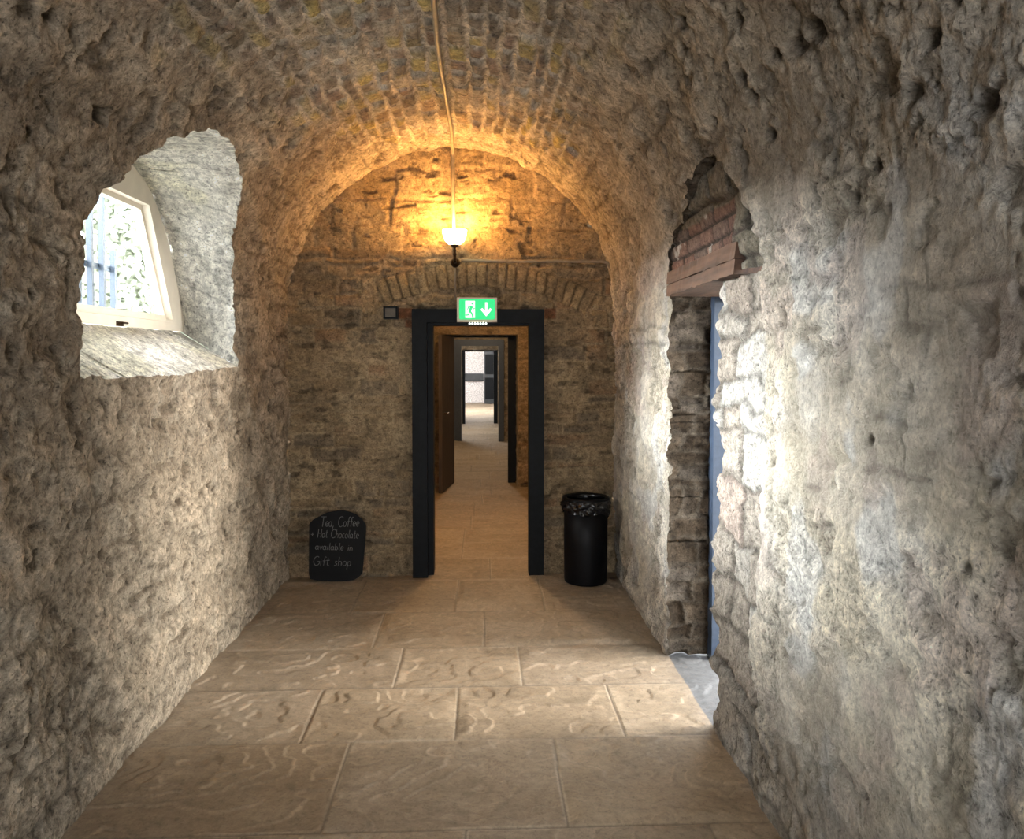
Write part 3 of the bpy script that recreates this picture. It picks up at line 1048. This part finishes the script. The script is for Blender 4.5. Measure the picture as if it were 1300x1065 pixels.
tag(bm_obj('conduit_pipe', bm, M_CONDUIT, smooth=True), 'short thin upright conduit between the wall lamp and the green exit sign', 'pipe')
for k, x in enumerate((.05, .33, .62)):
    pass

# ------------------------------------------------------------------ wall lamp
LY = 5.86
wl = empty('wall_lamp', (LX, 6.0, LZ))
tag(wl, 'lit white glass bowl wall lamp on a dark bronze bracket above the doorway', 'wall lamp')
bt = on_plane(578, 311, 1, LY)[2]; tp = on_plane(578, 293, 1, LY)[2]
R0 = .092
bm = bmesh.new()
prof = []
for k in range(13):
    a = k / 12 * PI / 2
    prof.append((.022 + (R0 - .022) * math.sin(a), bt + (tp - bt) * (1 - math.cos(a))))
inn = [(max(.002, r - .005), z + .004) for r, z in prof][::-1]
prof2 = prof + [(R0 + .001, tp + .004)] + inn
add_lathe(bm, prof2, LX, LY, 40)
MB = plain_mat('lit_opal_glass', (.95, .9, .8), .3, var=.02, emit=(1.0, .80, .48), estr=9.0)
bm_obj('glass_bowl', bm, MB, wl, smooth=True)
bm = bmesh.new()
zc = LZ
add_lathe(bm, [(.016, bt - .075), (.010, bt - .06), (.009, bt - .05), (.013, bt - .045), (.013, bt - .038), (.008, bt - .03), (.012, bt - .02), (.030, bt - .008), (.034, bt + .004), (.020, bt + .006)], LX, LY, 24)
bm_obj('lamp_holder', bm, M_IRON, wl, smooth=True)
bm = bmesh.new()
add_tube(bm, [(LX, LY, bt - .07), (LX, LY + .004, LZ + .012), (LX, LY + .03, LZ - .002), (LX, 5.965, LZ)], .012, 12)
bm_obj('arm', bm, M_IRON, wl, smooth=True)
bm = bmesh.new()
prof = [(.001, 0), (.034, 0), (.038, .008), (.036, .02), (.028, .03), (.026, .045), (.001, .046)]
vs = []
add_lathe(bm, prof, 0, 0, 28, cap=False)
bmesh.ops.transform(bm, matrix=Matrix.Translation((LX, 6.012, LZ)) @ Matrix.Rotation(PI / 2, 4, 'X'), verts=bm.verts)
bm_obj('back_plate', bm, M_IRON, wl, smooth=True)

# ------------------------------------------------------------------ exit sign
SY = 5.90
a0 = on_plane(580, 377.5, 1, SY); a1 = on_plane(631, 408.5, 1, SY)
sx0, sz1, sx1, sz0 = a0[0], a0[2], a1[0], a1[2]
es = empty('exit_sign', ((sx0 + sx1) / 2, SY + .05, sz0))
tag(es, 'lit green emergency exit sign with running figure and downward arrow over the doorway', 'exit sign')
M_CASE = plain_mat('sign_casing', (.55, .45, .34), .4, var=.05)
M_GREEN = plain_mat('sign_green', (.0, .22, .08), .4, var=.03, emit=(.0, .72, .20), estr=.75)
M_SWHITE = plain_mat('sign_white', (.8, .85, .8), .4, var=.02, emit=(.85, 1, .88), estr=.7)
box('casing', (sx0, SY, sz0), (sx1, SY + .082, sz1), M_CASE, es, .005)
W, Hh = sx1 - sx0, sz1 - sz0


def rrect(x0, z0, x1, z1, r, n=6):
    out = []
    for cx, cz, a in ((x1 - r, z1 - r, 0), (x0 + r, z1 - r, 90), (x0 + r, z0 + r, 180), (x1 - r, z0 + r, 270)):
        for k in range(n + 1):
            t = math.radians(a + 90 * k / n); out.append((cx + r * math.cos(t), cz + r * math.sin(t)))
    return out


def flat(name, polys, y, th, mat, parent, label=None):
    bm = bmesh.new()
    for pl in polys:
        add_prism(bm, [(x, y, z) for x, z in pl], (0, th, 0))
    bmesh.ops.triangulate(bm, faces=[f for f in bm.faces if len(f.verts) > 4])
    o = bm_obj(name, bm, mat, parent)
    if label: o['label'] = label
    return o


U = lambda u, v: (sx0 + u * W, sz0 + v * Hh)
fc = flat('face', [rrect(*U(.055, .09), *U(.95, .93), .014)], SY - .003, .006, M_GREEN, es)
flat('door_symbol', [[U(.21, .16), U(.45, .16), U(.45, .86), U(.21, .86)]], SY - .0055, .003, M_SWHITE, es)


def limb(pts, w):
    out_l, out_r = [], []
    P = [np.array(p) for p in pts]
    for i, p in enumerate(P):
        d = P[min(i + 1, len(P) - 1)] - P[max(i - 1, 0)]; d /= np.linalg.norm(d)
        n = np.array([-d[1], d[0]]) * w
        out_l.append(tuple(p + n)); out_r.append(tuple(p - n))
    return out_l + out_r[::-1]


hd = U(.385, .75)
man = [[(hd[0] + .0085 * math.cos(t * PI / 6), hd[1] + .0085 * math.sin(t * PI / 6)) for t in range(12)],
       limb([U(.365, .64), U(.32, .42)], .0095), limb([U(.375, .62), U(.42, .52), U(.445, .56)], .0042),
       limb([U(.36, .63), U(.29, .62), U(.265, .5)], .0042), limb([U(.325, .44), U(.375, .33), U(.40, .17)], .0058),
       limb([U(.315, .43), U(.29, .28), U(.215, .27)], .0055)]
flat('running_figure', man, SY - .0075, .003, M_GREEN, es)
flat('arrow', [limb([U(.73, .80), U(.73, .34)], .0085), [U(.73, .22), U(.87, .50), U(.83, .57), U(.73, .38)], [U(.73, .22), U(.73, .38), U(.63, .57), U(.59, .50)]],
     SY - .0055, .003, M_SWHITE, es)
M_LED = plain_mat('sign_downlight', (.8, .85, .8), .4, var=.02, emit=(.85, 1, .9), estr=3.0)
leds = []
for k in range(7):
    u = .29 + .068 * k
    a = U(u, -.015); leds.append([(a[0], a[1]), (a[0] + .016, a[1]), (a[0] + .008, a[1] + .0135)])
flat('downlight_strip', [[(p[0], p[1] - .013) for p in t] for t in leds], SY + .004, .03, M_LED, es)

# small box on the wall left of the frame
jb0 = on_plane(487, 389, 1, 5.99); jb1 = on_plane(505, 405, 1, 5.99)
jb = empty('junction_box', ((jb0[0] + jb1[0]) / 2, 6.0, jb1[2]))
tag(jb, 'small square grey box with dark rim on the stone wall left of the door frame', 'box')
bm = bmesh.new()
rect = lambda a, b, k: [(a[0] + k, b[1] + k), (b[0] - k, b[1] + k), (b[0] - k, a[1] - k), (a[0] + k, a[1] - k)]
A2, B2 = (jb0[0], jb0[2]), (jb1[0], jb1[2])
add_ring(bm, [(x, 5.965, z) for x, z in rect(A2, B2, 0)], [(x, 5.965, z) for x, z in rect(A2, B2, .014)], (0, .08, 0))
bm_obj('rim', bm, M_BLACKWOOD, jb, bevel=.003)
M_JB = plain_mat('grey_box_lid', (.10, .085, .065), .7, var=.2, scale=30)
box('lid', (A2[0] + .012, 5.982, B2[1] + .012), (B2[0] - .012, 6.03, A2[1] - .012), M_JB, jb, .002)

# ------------------------------------------------------------------ chalkboard leaning on the wall
M_BOARD = plain_mat('black_chalkboard', (.003, .003, .0034), .6, var=.4, scale=8, spec=.15)
M_CHALK = plain_mat('white_chalk', (.14, .14, .135), .95, var=.3, scale=160)
bpx = [(392, 729), (392.5, 665), (397, 660), (405, 655.5), (415, 650.5), (428, 648), (437, 648), (445, 650), (452, 653), (459, 658.5), (464.5, 666), (464.5, 676),
       (460, 728), (455, 733), (449, 736.5), (435, 738), (422, 738), (402, 737), (394, 735)]
# board plane: bottom edge stands on the floor, top rests on the wall
yb0 = on_plane(428, 738, 2, 0.006)[1]
TILT = math.atan2(5.95 - yb0 - .02, .54)
pl_n = np.array([0, -math.cos(TILT), math.sin(TILT)])
pl_o = np.array([0, yb0, .006])


def on_board(px, py, lift=0.0):
    d = ray(px, py); o = pl_o + pl_n * lift
    return EYE + d * (np.dot(o - EYE, pl_n) / np.dot(d, pl_n))


cb = empty('chalkboard', tuple(on_board(428, 738)))
tag(cb, 'black round-topped chalkboard with white chalk writing, leaning on the back wall', 'chalkboard')
bm = bmesh.new()
add_prism(bm, [tuple(on_board(*p)) for p in bpx], tuple(-pl_n * .016))
bmesh.ops.triangulate(bm, faces=[f for f in bm.faces if len(f.verts) > 4])
bm_obj('board', bm, M_BOARD, cb, bevel=.0)
arc = lambda cx, cy, rx, ry, a0, a1, n=8: [(cx + rx * math.cos(math.radians(a0 + (a1 - a0) * k / n)), cy + ry * math.sin(math.radians(a0 + (a1 - a0) * k / n))) for k in range(n + 1)]
G = {
    'T': (.7, [[(.0, 1), (.75, 1)], [(.36, 1), (.32, 0)]]),
    'e': (.5, [[(.06, .26), (.42, .30)] + arc(.24, .28, .19, .26, 5, 310, 10)]),
    'a': (.55, [arc(.22, .26, .2, .26, 40, 330, 10), [(.40, .5), (.40, .1), (.5, 0)]]),
    ',': (.3, [[(.14, .08), (.06, -.18)]]),
    'C': (.75, [arc(.42, .5, .38, .52, 50, 310, 12)]),
    'o': (.52, [arc(.24, .26, .2, .26, 80, 440, 12)]),
    'f': (.42, [[(.42, .92), (.34, 1.0), (.24, .92), (.18, 0)], [(.04, .52), (.36, .54)]]),
    '+': (.6, [[(.05, .35), (.5, .35)], [(.28, .58), (.27, .12)]]),
    'H': (.72, [[(.1, 1), (.06, 0)], [(.6, 1), (.56, 0)], [(.07, .5), (.58, .54)]]),
    't': (.42, [[(.2, .9), (.17, .1), (.26, 0), (.36, .06)], [(.02, .58), (.38, .60)]]),
    'h': (.52, [[(.1, 1), (.06, 0)], [(.07, .3), (.18, .5), (.32, .5), (.40, .36), (.40, 0)]]),
    'c': (.46, [arc(.24, .26, .2, .26, 55, 305, 10)]),
    'l': (.28, [[(.14, 1), (.10, .1), (.2, 0)]]),
    'v': (.5, [[(.04, .5), (.22, 0), (.42, .5)]]),
    'i': (.26, [[(.12, .5), (.10, 0)], [(.13, .72), (.125, .68)]]),
    'b': (.52, [[(.1, 1), (.07, 0)], arc(.25, .25, .18, .25, 160, -160, 10)]),
    'n': (.52, [[(.08, .5), (.06, 0)], [(.07, .3), (.2, .5), (.34, .48), (.40, .3), (.41, 0)]]),
    'G': (.78, [arc(.42, .5, .36, .52, 55, 330, 12) + [(.74, .44), (.5, .44)]]),
    's': (.44, [[(.36, .46), (.22, .53), (.1, .42), (.2, .29), (.34, .2), (.28, .02), (.06, .04)]]),
    'p': (.52, [[(.1, .5), (.04, -.4)], arc(.25, .25, .18, .25, 160, -160, 10)]),
    ' ': (.5, []),
}


def chalk_line(text, x0, x1, y, hpx, slant=.12, rise=0.0):
    tot = sum(G[c][0] for c in text)
    k = (x1 - x0) / tot
    cx = 0.0
    for word in text.split(' '):
        bm = bmesh.new()
        for c in word:
            w_, strokes = G[c]
            for st in strokes:
                pts = []
                for (u, v) in st:
                    px = x0 + (cx + u) * k + v * hpx * slant
                    py = y - v * hpx + rise * (cx / tot)
                    pts.append(tuple(on_board(px, py, .0012)))
                add_tube(bm, pts, .0021, 5)
            cx += w_
        cx += G[' '][0]
        bm_obj('chalk_word', bm, M_CHALK, cb)


chalk_line('Tea, Coffee', 406.5, 456, 668.5, 12.5)
chalk_line('+ Hot Chocolate', 394, 455.5, 682, 10.5, rise=1.5)
chalk_line('available in', 400, 448, 697.5, 9.0, rise=1.5)
chalk_line('Gift shop', 397, 446, 717.5, 11, rise=1)

# ------------------------------------------------------------------ waste bin
bc = on_plane(745.5, 742, 2, 0.0)
BX, BY = float(bc[0]), float(bc[1]) + .09
BR = .164
BT = on_plane(743, 637, 1, BY - BR)[2]
wb = empty('waste_bin', (BX, BY, 0))
tag(wb, 'black cylindrical waste bin with a bag over its rim, in the right corner', 'waste bin')
M_BIN = plain_mat('black_bin_plastic', (.0022, .0022, .0032), .5, var=.3, spec=.18)
M_BAG = plain_mat('black_bin_bag', (.003, .0035, .0055), .2, var=.2, spec=.5)
bm = bmesh.new()
add_lathe(bm, [(BR - .012, .002), (BR - .004, .006), (BR, .02), (BR + .002, .3), (BR + .002, BT - .02), (BR - .006, BT - .02), (BR - .010, .04), (BR - .03, .03), (.002, .028)], BX, BY, 56)
bm_obj('body', bm, M_BIN, wb, smooth=True)
bm = bmesh.new()
n = 120; m = 26
rows = []
for j in range(m + 1):
    t = j / m
    ring_ = []
    for k in range(n):
        a = 2 * PI * k / n
        hem = BT - .125 - .03 * math.sin(a * 1 + .6) - .014 * math.sin(3 * a + 1) - .007 * math.sin(7 * a)
        if t < .3:                                  # inside the bin
            u = t / .3
            r = BR - .012 - .012 * (1 - u) - .004 * math.sin(9 * a) * (1 - u); z = BT - .20 + (BT + .005 - (BT - .20)) * u
        elif t < .42:
            u = (t - .3) / .12
            r = BR - .012 + .022 * u; z = BT + .005 + .006 * math.sin(PI * u)
        else:
            u = (t - .42) / .58
            z = BT + .005 + (hem - BT - .005) * u
            fold = .009 * math.sin(11 * a + 9 * u) + .006 * math.sin(19 * a - 14 * u + 1) + .006 * math.sin(5 * a + 12 * u)
            r = BR + .009 + .011 * math.sin(PI * min(1, u * 1.15)) ** .6 + fold * min(1, 2.5 * u)
            r = max(r, BR + .006)
        ring_.append(bm.verts.new((BX + r * math.cos(a), BY + r * math.sin(a), z)))
    rows.append(ring_)
for a, b in zip(rows, rows[1:]):
    for k in range(n):
        bm.faces.new((a[k], a[(k + 1) % n], b[(k + 1) % n], b[k]))
bm_obj('bag', bm, M_BAG, wb, smooth=True)
bm = bmesh.new()
add_lathe(bm, [(BR - .020, BT + .004), (BR - .002, BT + .013), (BR + .014, BT + .010), (BR + .018, BT - .003), (BR + .013, BT - .012), (BR - .006, BT - .004), (BR - .020, BT + .004)], BX, BY, 56, cap=False)
bm_obj('rim', bm, M_BIN, wb, smooth=True)

# ------------------------------------------------------------------ outside
gm = plain_mat('yard_gravel', (.45, .43, .39), .9, var=.2, scale=6)
for nm, lo, hi in (('ground', (-30, -10, -.12), (-2.4, 40, -.06)), ('ground', (1.5, -10, -.12), (30, 40, -.06))):
    tag(box(nm, lo, hi, gm, None, 0), kind='structure')
M_FOL = plain_mat('pale_leaves', (.58, .61, .50), .6, var=.12, scale=3)


def shrub(x, y, r, h, label):
    rt = empty('shrub', (x, y, -.06)); tag(rt, label, 'shrub')
    rng = np.random.RandomState(int(abs(x * 10)))
    n = 17000
    d = rng.normal(size=(n, 3)); d /= np.linalg.norm(d, axis=1)[:, None]
    c = d * (rng.uniform(.55, 1, n) ** .5)[:, None] * np.array([r, r, h * .5]) * (.8 + .4 * fbm(d + 5, 3, 2, 9))[:, None] + np.array([x, y, h * .52])
    u = rng.normal(size=(n, 3)); u /= np.linalg.norm(u, axis=1)[:, None]
    v = np.cross(u, d); v /= np.linalg.norm(v, axis=1)[:, None] + 1e-6
    s_ = rng.uniform(.07, .13, n)[:, None]
    Vv = np.stack([c - u * s_, c + v * s_ * .5, c + u * s_, c - v * s_ * .5], 1).reshape(-1, 3)
    me = np_mesh('foliage', Vv, np.arange(4 * n).reshape(n, 4), np.full((4 * n, 3), .4))
    o = link_mesh('foliage', me, M_FOL, rt); o['kind'] = 'stuff'
    bm = bmesh.new()
    for k in range(5):
        a = k * 1.3
        add_tube(bm, [(x, y, -.06), (x + .1 * math.cos(a), y + .1 * math.sin(a), h * .3), (x + .35 * r * math.cos(a), y + .35 * r * math.sin(a), h * .7)], .02, 7)
    bm_obj('stem', bm, plain_mat('pale_bark', (.35, .33, .28), .8), rt, smooth=True)


shrub(-7.2, 15.5, 1.9, 6.2, 'pale green leafy shrub in bright daylight beyond the arched window')

# ------------------------------------------------------------------ light
w = bpy.data.worlds.new('World'); bpy.context.scene.world = w
w.use_nodes = True
nt = w.node_tree
bg = nt.nodes['Background']
tcw = nt.nodes.new('ShaderNodeTexCoord'); nz = nt.nodes.new('ShaderNodeTexNoise'); nz.inputs['Scale'].default_value = 2.0
cr = nt.nodes.new('ShaderNodeValToRGB')
cr.color_ramp.elements[0].color = (.80, .90, 1.0, 1); cr.color_ramp.elements[1].color = (1, 1, 1, 1)
nt.links.new(tcw.outputs['Generated'], nz.inputs['Vector']); nt.links.new(nz.outputs['Fac'], cr.inputs['Fac'])
nt.links.new(cr.outputs['Color'], bg.inputs['Color'])
bg.inputs['Strength'].default_value = 5.0


def area(name, loc, target, sx, sy, power, col):
    l = bpy.data.lights.new(name, 'AREA'); l.shape = 'RECTANGLE'; l.size = sx; l.size_y = sy; l.energy = power; l.color = col
    o = bpy.data.objects.new(name, l); C.objects.link(o); o.location = loc
    o.rotation_euler = (Vector(target) - Vector(loc)).to_track_quat('-Z', 'Y').to_euler()
    return o


def point(name, loc, power, col, r=.04):
    l = bpy.data.lights.new(name, 'POINT'); l.energy = power; l.color = col; l.shadow_soft_size = r
    o = bpy.data.objects.new(name, l); C.objects.link(o); o.location = loc
    return o


area('daylight_window', (-5.6, 4.35, 3.35), (-1.5, 3.9, 2.35), 2.3, 1.3, 3500, (.97, .99, 1.0))
area('daylight_doorway', (5.6, 3.62, 1.9), (1.1, 3.87, 1.2), 1.4, 1.0, 720, (1.0, .95, .88))
area('fill_rear_window', (-3.6, -1.1, 3.0), (-1.5, -1.1, 2.1), 1.5, 1.5, 220, (.95, .98, 1.0))  # added fill lamp outside the unseen rear window
area('fill_rear_door', (-.05, -3.2, 1.5), (-.05, 0, 1.5), 1.2, 1.9, 115, (.98, .98, 1.0))  # added lamp behind the rear opening, raises the ambient level
area('niche_fill', (-2.7, 3.75, 3.1), (-1.6, 3.95, 1.9), 1.0, .8, 48, (1.0, .99, .97))  # extra lamp added to brighten the window niche and sill
point('lamp_bulb', (LX, LY, tp + .02), 62, (1.0, .47, .11), .07)
point('room_two_lamp', (0, 7.4, 2.6), 92, (1.0, .60, .26), .08)
point('room_three_lamp', (.0, 13.3, 2.7), 70, (1.0, .80, .58), .1)
area('room_four_daylight', (-1.2, 18.2, 2.3), (.3, 18.0, 0), .8, .8, 60, (1.0, .97, .93))
area('far_room_daylight', (-.3, 25.5, 3.1), (-.2, 27, 0), 2.0, 5.0, 420, (1.0, .98, .97))

sc = bpy.context.scene
sc.view_settings.view_transform = 'Standard'
sc.view_settings.look = 'None'
sc.view_settings.exposure = 0.45
sc.cycles.max_bounces = 10
sc.cycles.diffuse_bounces = 7
sc.cycles.sample_clamp_indirect = 8.0
